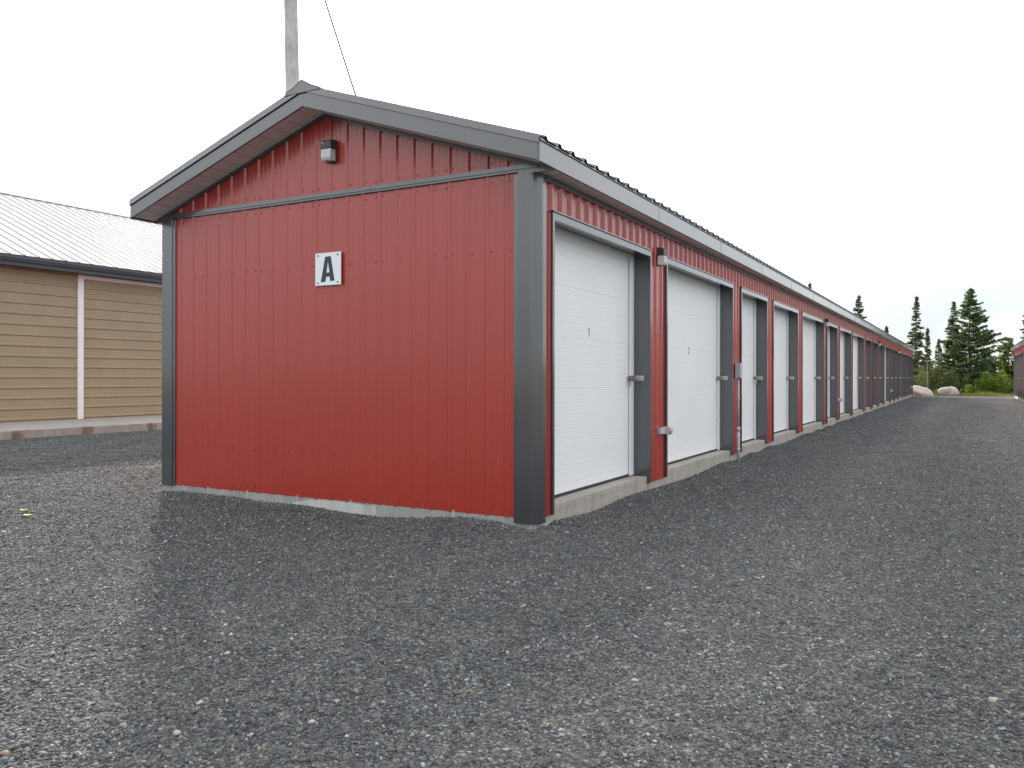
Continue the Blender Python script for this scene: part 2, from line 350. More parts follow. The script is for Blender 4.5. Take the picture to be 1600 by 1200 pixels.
# loose stones (uncountable gravel) as one real mesh: thickest near the camera, thinning away
def stones(n, dmin, dmax, power, med, sig, cmin, cmax):
    F = np.array([-math.sin(YAW), math.cos(YAW)]); Rr = np.array([math.cos(YAW), math.sin(YAW)])
    u = rng.random(n); d = (dmin**power + u*(dmax**power-dmin**power))**(1/power)
    fade = rng.random(n) < np.clip((dmax-d)/(0.55*dmax), 0, 1) 
    lat = (rng.random(n)*2-1)*(0.66*d+0.5)
    p = np.array([CAMX, CAMY]) + d[:, None]*F + lat[:, None]*Rr
    p = p[fade]
    if stones_pos is not None: p = stones_pos.copy()
    keep = ~((p[:, 0] < 0.0) & (p[:, 0] > -5.43) & (p[:, 1] > -0.02))
    p = p[keep]; n = len(p)
    s = np.exp(rng.normal(math.log(med), sig, n)); s = np.clip(s, cmin, cmax)
    base = np.array([[0,0,1],[0,0,-1],[1,0,0],[-1,0,0],[0,1,0],[0,-1,0]], float)
    v = base[None]*1.0 + rng.normal(0, 0.26, (n, 6, 3))
    v *= np.stack([rng.uniform(0.8, 1.35, n), rng.uniform(0.6, 1.0, n), rng.uniform(0.4, 0.8, n)], 1)[:, None, :]
    a = rng.uniform(0, 2*math.pi, n); c, sn = np.cos(a), np.sin(a)
    x = v[..., 0]*c[:, None]-v[..., 1]*sn[:, None]; y = v[..., 0]*sn[:, None]+v[..., 1]*c[:, None]
    tl = rng.normal(0, 0.35, n)[:, None]; z = v[..., 2] + x*tl
    v = np.stack([x, y, z], -1)*s[:, None, None]
    v[..., 0] += p[:, 0:1]; v[..., 1] += p[:, 1:2]; v[..., 2] += (lot_z(p[:, 0], p[:, 1]) + s*0.15)[:, None]
    t = np.array([[0,2,4],[0,4,3],[0,3,5],[0,5,2],[1,4,2],[1,3,4],[1,5,3],[1,2,5]])
    T = (np.arange(n)*6)[:, None, None] + t[None]
    k = rng.random(n); val = np.interp(k, [0, 0.3, 0.7, 0.9, 0.975, 1], [0.064, 0.100, 0.144, 0.190, 0.27, 0.42])
    hue = rng.normal(0, 1, n)
    colr = np.stack([val*(1+0.06*hue+0.03), val*(1+0.012*rng.normal(0, 1, n)+0.0), val*(1-0.075*hue-0.0), np.ones(n)], 1)
    green = rng.random(n) < 0.18; colr[green, 0] *= 0.85; colr[green, 1] *= 1.06
    red = rng.random(n) < 0.05; colr[red, 0] *= 1.18; colr[red, 2] *= 0.88
    wob = 0.25*np.sin(p[:, 1]*0.35)+0.12*np.sin(p[:, 1]*1.1)
    lane = np.interp(p[:, 0]+wob, [1.2, 1.9, 2.6, 3.3, 4.2, 4.8, 5.5, 6.8], [1.02, 1.20, 1.20, 1.03, 1.05, 1.28, 1.28, 1.5]); colr[:, :3] *= lane[:, None]
    C = np.repeat(colr[:, None, :], 6, 1).reshape(-1, 4)
    return v.reshape(-1, 3), T.reshape(-1, 3), C
def bank_stones():
    """loose stones banked against the foundation"""
    global stones_pos
    n1, n2 = 9000, 7000
    p1 = np.stack([np.abs(rng.normal(0.0, 0.10, n1))+0.005, rng.random(n1)**1.3*20], 1)
    p2 = np.stack([rng.uniform(-5.5, 0.05, n2), -np.abs(rng.normal(0, 0.12, n2))-0.012], 1)
    stones_pos = np.concatenate([p1, p2]); out = stones(len(stones_pos), 2.3, 9, 1.3, 0.0075, 0.45, 0.004, 0.022); stones_pos = None
    return out
stones_pos = None
parts = [stones(430000, 2.3, 15, 1.35, 0.0066, 0.40, 0.003, 0.020), stones(260000, 7, 40, 1.25, 0.0105, 0.4, 0.005, 0.022), stones(1100, 2.4, 14, 1.7, 0.014, 0.3, 0.010, 0.026), bank_stones()]
V, T, Cc, off = [], [], [], 0
for v_, t_, c_ in parts:
    V.append(v_); T.append(t_+off); Cc.append(c_); off += len(v_)
o = bpy.data.objects.new('gravel', np_mesh('gravel', np.concatenate(V), np.concatenate(T), M['stone'], np.concatenate(Cc))); COL.objects.link(o)
tag(o, 'dark crushed gravel lying loose over the yard and lane', 'gravel', kind='stuff')

# ------------------------------------------------------------------ ribbed sheet
def rib_profile(s0, s1, pitch=0.2286, h=0.019, base=0.062, top=0.026, phase=0.0, minor=True):
    """list of (s, depth) along a ribbed steel sheet, clipped to s0..s1"""
    raw = []
    k = math.floor((s0-phase)/pitch)-1
    while k*pitch+phase < s1+pitch:
        c = k*pitch+phase
        raw += [(c-base/2, 0), (c-top/2, h), (c+top/2, h), (c+base/2, 0)]
        if minor:
            for q in (0.36, 0.64):
                cc = c+pitch*q; raw += [(cc-0.012, 0), (cc-0.004, 0.0014), (cc+0.004, 0.0014), (cc+0.012, 0)]
        k += 1
    def dep(s):
        for (a, da), (b, db) in zip(raw, raw[1:]):
            if a <= s <= b: return da + (db-da)*((s-a)/(b-a) if b > a else 0)
        return 0
    out = [(s0, dep(s0))] + [p for p in raw if s0 < p[0] < s1] + [(s1, dep(s1))]
    return out
def ribbed(b, prof, lo, hi, fn):
    """fn(s, depth, t) -> xyz, t from lo(s) to hi(s)"""
    for (a, da), (c, dc) in zip(prof, prof[1:]):
        b.quad(fn(a, da, lo(a)), fn(c, dc, lo(c)), fn(c, dc, hi(c)), fn(a, da, hi(a)))

# ------------------------------------------------------------------ red storage building
BW, BH = 5.41, 3.50          # width, eave soffit height
SL = 0.33; OH = 0.20; GO = 0.35
def zs(x): return 3.53 + SL*(min(OH-x, x+BW+OH))     # underside of the gable overhang at x
DOORS = [(0.27,3.23),(3.86,7.60),(8.2,10.5),(11.1,14.1),(14.7,18.4),(19.0,21.25),(21.8,24.9),(25.35,29.2),(29.8,32.3),(32.9,35.5),(36.0,38.6),(39.0,42.7),(43.2,45.7),(46.2,48.9),(49.4,52.9),(53.4,55.7),(56.2,58.9),(59.4,61.9),(62.4,64.6)]
HEAD = 3.165; SILL = 0.19; PB = 0.105
def screw(b, x, y, z, ax):
    r = 0.0055
    if ax == 'y': b.box(x-r, x+r, y-0.006, y, z-r, z+r)
    else: b.box(x, x+0.006, y-r, y+r, z-r, z+r)
def door_parts(root, y0, y1, number=None, lock=None):
    t = 0.045
    # slab with shallow grooves and section joints
    b = MB(); a0, a1 = y0+t+0.01, y1-t-0.01; z0, z1 = SILL+0.034, HEAD-0.05
    zz = []; z = z0; step = 0.0815; k = 0
    while z < z1-0.03:
        joint = (k % 7 == 0 and k > 0)
        w, d = (0.014, 0.010) if joint else (0.009, 0.0035)
        zz += [(z, 0 if not zz else d), (z+w*0.5, 0.0)] if joint else [(z, 0.0), (z+w, 0.0)]
        zz[-2] = (z, -d if k else 0)
        z += step; k += 1
    zz2 = []
    z = z0; k = 0; zz2.append((z0, 0))
    while True:
        z = z0 + step*(k+1)
        if z > z1-0.03: break
        joint = (k % 7 == 6); w, d = (0.005, 0.004) if joint else (0.004, 0.0014)
        zz2 += [(z-w, 0), (z-w*0.3, -d), (z+w*0.3, -d), (z+w, 0)]; k += 1
    zz2.append((z1, 0))
    for (p, dp), (q_, dq) in zip(zz2, zz2[1:]):
        b.quad((-0.205+dp, a0, p), (-0.205+dp, a1, p), (-0.205+dq, a1, q_), (-0.205+dq, a0, q_))
    b.box(-0.26, -0.218, a0, a1, z0, z1)
    d = b.build('storage_door', M['white'], root)
    b = MB(); b.box(-0.25, -0.20, a0-0.005, a1+0.005, SILL+0.002, SILL+0.036); b.build('bottom_seal', M['rubber'], d)
    b = MB(); fw = 0.14
    b.box(-0.203, -0.182, y0+t, y0+t+fw, SILL+0.012, HEAD-t-0.002); b.box(-0.203, -0.182, y1-t-fw, y1-t, SILL+0.012, HEAD-t-0.002)
    b.box(-0.203, -0.184, y0+t+fw, y1-t-fw, HEAD-t-0.06, HEAD-t-0.002)
    b.box(-0.192, -0.176, y1-t-fw-0.018, y1-t-fw, SILL+0.03, HEAD-t-0.06)
    b.build('door_frame', M['wframe'], d, bevel=0.004)
    b = MB()
    for (p, q_) in ((y0, y0+t), (y1-t, y1)):
        b.box(-0.215, 0.0, p, q_, SILL+0.001, HEAD-t); b.box(0.0, 0.046, p, q_, PB+0.005, HEAD-0.075)
    b.box(-0.215, 0.0, y0, y1, HEAD-t, HEAD); b.box(0.0, 0.046, y0, y1, HEAD-0.075, HEAD-0.003)
    b.box(0.001, 0.062, y0-0.012, y1+0.012, HEAD, HEAD+0.012)
    b.build('door_trim', M['char'], d)
    # latch: plates on frame and on the jamb
    b = MB(); zc = 1.485; e = y1-t
    b.box(-0.182, -0.176, e-0.20, e-0.002, zc-0.034, zc+0.034)
    b.box(-0.176, -0.150, e-0.19, e-0.155, zc-0.022, zc+0.026); b.box(-0.176, -0.150, e-0.12, e-0.09, zc-0.03, zc+0.03); b.box(-0.176, -0.156, e-0.06, e-0.035, zc-0.026, zc+0.026)
    b.tube([(-0.162, e-0.19, zc+0.004), (-0.162, e-0.02, zc+0.004)], 0.009, 8)
    if lock == 'lever': b.box(-0.160, -0.152, e-0.215, e-0.195, zc-0.10, zc+0.02)
    h = b.build('latch', M['rust'], d, bevel=0.002)
    b = MB(); b.box(-0.178, -0.045, e-0.008, e, zc-0.036, zc+0.036); b.box(-0.15, -0.075, e-0.03, e-0.008, zc-0.016, zc+0.016)
    b.build('strike_plate', M['steel'], d, bevel=0.002)
    if number:
        b = MB(); yc = {'1': 1.75, '2': 5.72}[number]; zt = {'1': 2.03, '2': 1.93}[number]
        H = 0.10; fn = lambda a, c, dd: (dd, yc+a, zt+c)
        X0, X1 = -0.2045, -0.2025
        if number == '1':
            b.poly_prism([(-0.006, -0.05), (0.008, -0.05), (0.008, 0.05), (-0.004, 0.05), (-0.026, 0.034), (-0.026, 0.020), (-0.006, 0.033)], fn, X0, X1)
        else:
            b.poly_prism([(-0.034, -0.056), (0.034, -0.056), (0.034, -0.038), (-0.034, -0.038)], fn, X0, X1)
            pts = [(-0.026, 0.022), (-0.02, 0.040), (-0.004, 0.046), (0.016, 0.042), (0.024, 0.026), (0.018, 0.006), (0.0, -0.016), (-0.022, -0.042)]
            for p, q_ in zip(pts, pts[1:]):
                dv = Vector((q_[0]-p[0], q_[1]-p[1])).normalized(); nn = (-dv.y*0.0065, dv.x*0.0065)
                b.poly_prism([(p[0]-nn[0], p[1]-nn[1]), (q_[0]-nn[0], q_[1]-nn[1]), (q_[0]+nn[0], q_[1]+nn[1]), (p[0]+nn[0], p[1]+nn[1])], fn, X0, X1)
        b.build('door_number', M['faintink'], d)
    return d
def storage_building(x, mirror, ys, ye, doors, label, numbers):
    root = empty('storage_building', (x, 0, 0)); root.scale = (-1 if mirror else 1, 1, 1)
    tag(root, label, 'building', 'red storage buildings')
    # foundation
    b = MB(); b.box(-BW+0.004, -0.004, ys+0.004, ye-0.004, -0.3, SILL-0.06)
    for (a, c) in doors: b.box(-0.28, 0.0, a+0.0, c-0.0, SILL-0.06, SILL)
    fo = b.build('foundation', M['conc'], root)
    b = MB(); b.box(-BW+0.003, -0.005, ys-0.004, ys+0.0035, -0.3, 0.125); b.build('block_course', M['blocks'], fo)
    if not mirror:
        for xx in (-4.62, -3.94, -3.12, -2.33, -0.96, -0.06):
            b = MB(); b.box(xx-0.007, xx+0.007, ys-0.0065, ys-0.003, -0.1, 0.124); b.build('mortar_joint', M['mortar'], fo)
        b = MB(); pts = [(-3.55, -0.02), (-3.2, 0.03), (-2.95, 0.075), (-2.6, 0.10), (-2.2, 0.085), (-1.98, 0.08), (-1.95, -0.06), (-3.4, -0.06)]
        b.poly_prism(pts, lambda a, c, d: (a, d, c), ys-0.0085, ys-0.002); b.build('parging', M['parge'], fo)
    # end wall, lower and gable sheets
    for yy, sg in ((ys, -1), (ye, 1)):
        b = MB(); pr = rib_profile(-BW+0.02, -0.02, phase=-0.10, h=0.017)
        ribbed(b, rib_profile(-BW+0.02, -0.02, phase=-0.10, h=0.011), lambda s: PB, lambda s: 3.52, lambda s, d, t: (s, yy+sg*(0.006+d), t))
        ribbed(b, pr, lambda s: 3.585, lambda s: max(3.59, zs(s)+0.01), lambda s, d, t: (s, yy+sg*(0.010+d), t))
        ew = b.build('end_wall', M['red'], root)
        b = MB()
        b.box(-BW-0.03, 0.03, yy-0.035 if sg < 0 else yy+0.002, yy-0.002 if sg < 0 else yy+0.035, 3.522, 3.590)
        b.box(-BW-0.03, 0.03, yy-0.046 if sg < 0 else yy+0.002, yy-0.002 if sg < 0 else yy+0.046, 3.545, 3.560)
        b.build('band_trim', M['char'], root)
        if not mirror and sg < 0:
            b = MB(); k = -23
            rows = [(0.16, 0), (0.62, 0), (2.76, 0), (3.46, 0), (3.64, 1)]
            while k*0.2286-0.10 < -0.2:
                c = k*0.2286-0.10
                if c > -BW+0.15:
                    for zz, g in rows:
                        screw(b, c+0.048+random.uniform(-0.004, 0.004), yy-0.006-0.004*g, zz+random.uniform(-0.012, 0.012), 'y')
                        if k % 4 == 0: screw(b, c-0.044, yy-0.006-0.004*g, zz+random.uniform(-0.012, 0.012), 'y')
                    zt = zs(c)-0.07
                    if zt > 3.8: screw(b, c+0.048, yy-0.010, zt, 'y')
                k += 1
            tag(b.build('screws', M['screw'], ew), kind='stuff')
    # street side: header strip and the ribbed piers between doors
    b = MB(); ph = 0.07
    ribbed(b, rib_profile(ys+0.12, ye-0.12, phase=ph, h=0.028, base=0.085, top=0.035, minor=False), lambda s: HEAD, lambda s: BH+0.01, lambda s, d, t: (0.006+d, s, t))
    e = [ys+0.12] + [v for dd in doors for v in dd] + [ye-0.12]
    for a, c in zip(e[::2], e[1::2]):
        if c-a > 0.03: ribbed(b, rib_profile(a, c, phase=ph, h=0.020, base=0.085, top=0.035), lambda s: PB, lambda s: HEAD, lambda s, d, t: (0.006+d, s, t))
    for a, c in doors: b.box(-0.03, 0.0, a, c, HEAD+0.001, BH)
    sw = b.build('side_wall', M['red'], root)
    b = MB()
    for a, c in zip(e[::2], e[1::2]):
        if c-a > 0.2 and a < 20:
            for zz in (0.16, 0.78, 1.42, 2.06, 2.72):
                screw(b, 0.007, (a+c)/2-0.09, zz, 'x'); screw(b, 0.007, (a+c)/2+0.06, zz+0.01, 'x')
    if b.v: tag(b.build('screws', M['screw'], sw), kind='stuff')
    b = MB(); ribbed(b, rib_profile(ys+0.01, ye-0.01, minor=False), lambda s: PB, lambda s: BH+0.01, lambda s, d, t: (-BW-0.006-d, s, t)); b.build('side_wall', M['red'], root)
    b = MB(); b.box(0.0, 0.048, ys+0.118, ye-0.118, BH-0.055, BH-0.002); b.box(-BW-0.048, -BW, ys-0.02, ye+0.02, BH-0.055, BH-0.002)
    for yy, sg in ((ys, -1), (ye, 1)):      # strip under the sloping soffit
        for xa, xb in ((-0.0, -BW/2), (-BW, -BW/2)):
            pts = [(xa, zs(xa)-0.045), (xb, zs(xb)-0.045), (xb, zs(xb)-0.003), (xa, zs(xa)-0.003)]
            b.poly_prism(pts, lambda a, c, d: (a, d, c), yy+sg*0.002, yy+sg*0.036)
    b.build('soffit_moulding', M['char'], root)
    # corner posts
    for yy, sg in ((ys, -1), (ye, 1)):
        for cx, sx in ((0, 1), (-BW, -1)):
            b = MB(); w = 0.235 if sx > 0 else 0.20
            def bx(xa, xb, ya, yb, z0, z1): b.box(min(xa, xb), max(xa, xb), min(ya, yb), max(ya, yb), z0, z1)
            if sx > 0:      # the street-side posts are folded with a rounded nose
                pts = [(-0.236, -0.026), (-0.192, -0.038), (-0.050, -0.038), (-0.022, -0.028), (0.010, -0.004), (0.036, 0.030), (0.043, 0.055), (0.043, 0.125), (0.0015, 0.125), (0.0015, 0.0015), (-0.236, 0.0015)]
                b.poly_prism(pts, lambda p, q_, d: (cx+p, yy-sg*q_, d), 0.06, 3.4985)
                bx(cx-0.19, cx+0.001, yy+sg*0.034, yy-sg*0.001, 3.499, 3.523)
                b.build('corner_trim', M['char'], root); continue
            bx(cx-sx*(w-0.045), cx+sx*0.043, yy+sg*0.038, yy-sg*0.001, 0.06 if sx > 0 else 0.095, 3.525 if sg < 0 else 3.5)
            bx(cx-sx*w, cx-sx*(w-0.045), yy+sg*0.028, yy-sg*0.001, 0.075 if sx > 0 else 0.10, 3.52)
            bx(cx+sx*0.043, cx-sx*0.001, yy-sg*0.001, yy-sg*0.115, 0.06 if sx > 0 else 0.095, 3.50-0.055)
            b.build('corner_trim', M['char'], root, bevel=0.008)
    # rake boards, soffits
    for yy, sg in ((ys, -1), (ye, 1)):
        yo = yy+sg*GO
        b = MB(); c = MB()
        for xa in (OH, -BW-OH):
            xm = -BW/2
            b.poly_prism([(xa, zs(xa)-0.012), (xm, zs(xm)-0.012), (xm, zs(xm)+0.150), (xa, zs(xa)+0.150)], lambda p, q_, d: (p, d, q_), yo-sg*0.003, yo+sg*0.022)
            xe = xa+(0.02 if xa > 0 else -0.02)
            pts = [(xe, zs(xa)+0.140), (xm, zs(xm)+0.147), (xm, zs(xm)+0.225), (xe, zs(xa)+0.218)]
            k = len(b.v)
            # folded rake flashing: leans back over the roof edge
            for (p, q_) in pts[:2]: b.v.append((p, yo+sg*0.040, q_))
            for (p, q_) in pts[:2]: b.v.append((p, yo+sg*0.024, q_+0.003))
            for (p, q_) in pts[2:]: b.v.append((p, yo+sg*0.032, q_))
            for (p, q_) in pts[2:]: b.v.append((p, yo-sg*0.14, q_+0.012))
            b.f += [(k, k+1, k+4, k+5), (k, k+3, k+2, k+1)[::-1] if False else (k, k+1, k+3, k+2), (k+5, k+4, k+6, k+7)]
            b.quad((xe, yo+sg*0.040, pts[0][1]), (xe, yo+sg*0.032, pts[3][1]), (xe, yo-sg*0.14, pts[3][1]+0.012), (xe, yo-sg*0.14, pts[0][1]))
            # sloping soffit
            c.quad((xa, yo, zs(xa)), (xm, yo, zs(xm)), (xm, yy, zs(xm)), (xa, yy, zs(xa)))
            c.quad((xa, yo, zs(xa)+0.02), (xm, yo, zs(xm)+0.02), (xm, yy, zs(xm)+0.02), (xa, yy, zs(xa)+0.02))
        zr_ = zs(-BW/2)
        b.poly_prism([(-BW/2-0.26, zr_+0.215-0.26*SL), (-BW/2+0.26, zr_+0.215-0.26*SL), (-BW/2+0.10, zr_+0.222), (-BW/2+0.03, zr_+0.262), (-BW/2, zr_+0.275), (-BW/2-0.03, zr_+0.262), (-BW/2-0.10, zr_+0.222)], lambda p, q_, d: (p, d, q_), yo+sg*0.020, yo+sg*0.044)
        b.build('rake_fascia', M['char'], root); c.build('soffit', M['soffit_x'], root)
    for yy, sg in ((ys, -1), (ye, 1)):
        for xa, xb in ((0.0, OH), (-BW, -BW-OH)):
            b = MB(); b.poly_prism([(xa, BH-0.001), (xb, BH-0.001), (xb, zs(xb)+0.012), (xa, zs(xa)+0.012)], lambda p, q_, d: (p, d, q_), yy+sg*0.001, yy+sg*0.03)
            b.build('soffit_return', M['char'], root)
    for xa, sx in ((0, 1), (-BW, -1)):
        xo = xa+sx*OH
        b = MB(); b.box(min(xa, xo), max(xa, xo), ys-0.0, ye+0.0, BH+0.004, BH+0.02); b.build('soffit', M['soffit_y'], root)
        b = MB(); f0, f1 = sorted((xo, xo+sx*0.024)); b.box(f0, f1, ys-GO-0.018, ye+GO+0.018, 3.505, 3.694)
        f0, f1 = sorted((xo-0.01*sx, xo+sx*0.038)); b.box(f0, f1, ys-GO-0.018, ye+GO+0.018, 3.695, 3.714)
        k = ys+3.0
        while k < ye:
            f0, f1 = sorted((xo+sx*0.024, xo+sx*0.0265)); b.box(f0, f1, k, k+0.05, 3.507, 3.692); k += 3.05
        b.build('eave_fascia', M['char'], root)
    # roof: ribbed sheets
    b = MB(); pr = rib_profile(ys-GO+0.01, ye+GO-0.01, pitch=0.3048, h=0.030, base=0.09, top=0.04, minor=False)
    for xe in (OH+0.055, -BW-OH-0.055):
        xm = -BW/2; za = zs(OH)+0.205-0.055*SL
        ribbed(b, pr, lambda s: 0, lambda s: 1, lambda s, d, t: (xe+(xm-xe)*t, s, za+(zs(xm)+0.205-za)*t+d))
        ribbed(b, pr, lambda s: 0, lambda s: 1, lambda s, d, t: (xe+(xm-xe)*t, s, za+(zs(xm)+0.205-za)*t+d-0.006))
        for (s1, d1), (s2, d2) in zip(pr, pr[1:]):
            b.quad((xe, s1, za+d1), (xe, s2, za+d2), (xe, s2, za+d2-0.006), (xe, s1, za+d1-0.006))
    rf = b.build('roof', M['roofm'], root)
    b = MB(); xm = -BW/2; zr = zs(xm)+0.205
    sec = [(-0.24, zr-0.24*SL+0.036), (-0.10, zr-0.10*SL+0.040), (-0.03, zr+0.056), (0, zr+0.070), (0.03, zr+0.056), (0.10, zr-0.10*SL+0.040), (0.24, zr-0.24*SL+0.036)]
    sec2 = sec + [(p, q_-0.02) for p, q_ in sec[::-1]]
    b.poly_prism(sec2, lambda p, q_, d: (xm+p, d, q_), ys-GO-0.045, ye+GO+0.045)
    b.build('ridge_cap', M['roofm'], rf)
    for i_, (a, c) in enumerate(doors):
        door_parts(root, a, c, str(i_+1) if (numbers and i_ < 2) else None, 'lever' if numbers and i_ == 0 else None)
    return root
A = storage_building(0, False, 0.0, 65.3, DOORS, 'long red steel storage building with white doors and the A sign on its end', True)
B = storage_building(6.9, True, 34.0, 64.9, [d for d in DOORS if d[0] > 35.9], 'far dark-walled red storage building cut off at the right edge, across the gravel lane', False)

# A sign
sg_ = empty('letter_sign', (-2.635, -0.030, 2.72)); tag(sg_, 'square white plate with a bold dark letter A on the red end wall', 'sign')
b = MB(); b.box(-0.19, 0.19, -0.006, 0.0, -0.185, 0.185); b.build('sign_plate', M['plate'], sg_, bevel=0.002)
b = MB(); fn = lambda a, c, d: (a, d, c); Y0, Y1 = -0.0085, -0.006
def PP(px, py): return ((px-650)/610*0.38, (612-(py))/790*0.37)
b.poly_prism([PP(482, 922), PP(592, 917), PP(607, 802), PP(655, 801), PP(655, 701), PP(614, 702), PP(651, 430), PP(651, 312), PP(585, 315)], fn, Y0, Y1)
b.poly_prism([PP(655, 801), PP(690, 800), PP(704, 908), PP(805, 902), PP(716, 308), PP(651, 312), PP(651, 430), PP(688, 697), PP(655, 701)], fn, Y0, Y1)
b.build('letter', M['ink'], sg_)
for (px, pz) in ((-0.145, 0.155), (0.145, 0.155), (-0.145, -0.155), (0.145, -0.155)):
    b = MB(); b.tube([(px, -0.012, pz), (px, -0.004, pz)], 0.009, 8); b.build('screw', M['screw'], sg_)

# wall lights
def wall_light():
    r = empty('wall_light')
    b = MB(); b.box(-0.105, 0.105, -0.022, 0.0, -0.14, 0.14); b.build('back_plate', M['housing'], r, bevel=0.006)
    b = MB(); sec = [(0.0, 0.012), (0.0, 0.135), (-0.085, 0.128), (-0.118, 0.105), (-0.122, 0.012)]
    b.poly_prism(sec, lambda p, q_, d: (d, p-0.022, q_), -0.098, 0.098); h = b.build('housing', M['housing'], r, bevel=0.01)
    b = MB(); b.tube([(-0.055, -0.150, 0.085), (-0.055, -0.137, 0.085)], 0.014, 10); b.build('light_sensor', M['grayplastic'], h)
    b = MB(); sec = [(0.0, 0.010), (-0.118, 0.010), (-0.118, -0.095), (-0.095, -0.125), (-0.02, -0.132), (0.0, -0.12)]
    b.poly_prism(sec, lambda p, q_, d: (d, p-0.022, q_), -0.094, 0.094)
    for k in range(-4, 5): b.box(k*0.021-0.004, k*0.021+0.004, -0.1435, -0.1395, -0.09, 0.0)
    b.build('lens', M['lens'], r, bevel=0.006)
    return r
def copy_tree(o, parent=None):
    c = o.copy(); COL.objects.link(c); c.parent = parent
    for ch in [x for x in bpy.data.objects if x.parent == o]: copy_tree(ch, c)
    return c
WL = wall_light(); WL.scale = (0.74, 0.72, 0.90); WL.location = (-2.59, -0.028, 4.04); tag(WL, 'wall lamp high on the red gable above the letter sign', 'wall light', 'wall lamps on the storage buildings')
LB = ['wall lamp on the red pier between doors 1 and 2', 'wall lamp on the pier after the fifth white door from the near corner', 'wall lamp above the pier after the tenth door, middle of the far row', 'wall lamp on the long side, next nearer than the one at the far corner', 'wall lamp at the far corner of the long red building']
for yv, lab in zip((3.55, 18.70, 35.76, 49.15, 64.90), LB):
    c = copy_tree(WL); c.location = (0.028, yv, 3.13); c.rotation_euler = (0, 0, R(90)); c['label'] = lab
c = copy_tree(WL); c.location = (6.9-0.024, 64.6, 3.08); c.rotation_euler = (0, 0, R(-90)); c['label'] = 'wall lamp on the far corner of the building at the right edge'

# receptacles low on piers
def outlet():
    r = empty('outlet_box')
    b = MB(); b.box(0, 0.05, -0.13, 0.07, -0.038, 0.042); b.build('box_body', M['grayplastic'], r, bevel=0.005)
    b = MB(); b.box(0.0, 0.10, 0.07, 0.16, -0.055, 0.055); b.tube([(0.10, 0.115, 0.0), (0.125, 0.115, 0.0)], 0.045, 12); b.build('cover', M['steel'], r, bevel=0.006)
    return r
OB = outlet(); OB.location = (0.026, 3.66, 0.765); tag(OB, 'grey outlet box low on the pier beside door 2', 'outlet box', 'outlet boxes on the piers')
for yv, lab in ((21.52, 'small outlet box low on the pier before the seventh door'), (42.95, 'small outlet box low on the far row of dark jambs'), (62.15, 'small outlet box low near the far end of the row')):
    c = copy_tree(OB); c.location = (0.026, yv, 0.765); c['label'] = lab
# conduit with junction box
r = empty('electrical_conduit', (0.03, 7.86, 0)); tag(r, 'grey junction box on a pipe rising from gravel between doors 2 and 3', 'conduit')
b = MB(); b.box(0.0, 0.085, -0.075, 0.075, 1.49, 1.755); b.box(0.085, 0.093, -0.082, 0.082, 1.485, 1.76); b.build('junction_box', M['grayplastic'], r, bevel=0.005)
b = MB(); b.tube([(0.04, 0.0, -0.05), (0.04, 0, 0.55)], 0.030, 12); b.tube([(0.04, 0.0, 0.55), (0.04, 0, 1.49)], 0.021, 12); b.tube([(0.04, 0, 0.52), (0.04, 0, 0.60)], 0.036, 12); b.tube([(0.04, 0, 0.16), (0.04, 0, 0.22)], 0.034, 12)
b.build('pipe', M['grayplastic'], r, smooth=True)
b = MB()
for z in (0.4, 1.1): b.box(-0.005, 0.067, -0.035, 0.035, z, z+0.02)
b.build('pipe_strap', M['steel'], r)
# padlock on the third door
r = empty('padlock', (-0.145, 10.31, 1.40)); tag(r, 'brass padlock hanging from the latch of the third door', 'padlock')
b = MB(); b.box(-0.012, 0.012, -0.03, 0.03, -0.045, 0.015); b.build('lock_body', M['brass'], r, bevel=0.004)
b = MB(); b.tube([(0, -0.02, 0.01), (0, -0.02, 0.05), (0, -0.012, 0.066), (0, 0.0, 0.072), (0, 0.012, 0.066), (0, 0.02, 0.05), (0, 0.02, 0.01)], 0.0045, 8); b.build('shackle', M['steel'], r)

# ------------------------------------------------------------------ tan building on the left
r = empty('tan_building', (-20.0, 8, 0)); tag(r, 'tan ribbed steel building with slate eave and pale sunlit metal roof on the left', 'building')
TW = 15.4; TZ = 0.2; EZ = 4.93; RX = -7.7; TY0, TY1 = -12.0, 22.0
def hrib(b, y0, y1, z0, z1, x, phase=0.0):
    z = z0; out = [(z0, 0)]; k = 0
    while z0+0.06+k*0.305 < z1-0.05:
        c = z0+0.06+k*0.305+phase
        out += [(c-0.045, 0), (c-0.018, 0.032), (c+0.018, 0.032), (c+0.040, 0)]
        for q_ in (0.125, 0.19):
            if c+q_+0.02 < z1: out += [(c+q_-0.012, 0), (c+q_-0.003, 0.004), (c+q_+0.003, 0.004), (c+q_+0.012, 0)]
        k += 1
    out = [o_ for o_ in out if o_[0] < z1] + [(z1, 0)]
    for (a, da), (c, dc) in zip(out, out[1:]): b.quad((x+da, y0, a), (x+da, y1, a), (x+dc, y1, c), (x+dc, y0, c))
b = MB(); hrib(b, TY0, 0.24, TZ, 4.72, 0.0); b.box(-TW, -0.06, TY0, TY0+0.1, TZ, 4.7); b.box(-TW, -0.06, TY1-0.1, TY1, TZ, 4.7); b.box(-TW, -TW+0.1, TY0+0.1, TY1-0.1, TZ, 4.7)
b.box(-0.1, -0.06, TY0+0.1, TY1-0.1, TZ, 4.72)
for yy in (TY0, TY1-0.1): b.poly_prism([(-TW, 4.7), (-0.06, 4.7), (RX, 4.7+7.6*0.42)], lambda p, q_, d: (p, d, q_), yy+0.001, yy+0.099)
hrib(b, 10.4, TY1, TZ, 4.72, 0.0); b.build('wall', M['tan'], r)
b = MB(); hrib(b, 0.42, 10.2, TZ, 4.49, -0.03, 0.0); sd = b.build('sliding_door', M['tan'], r)
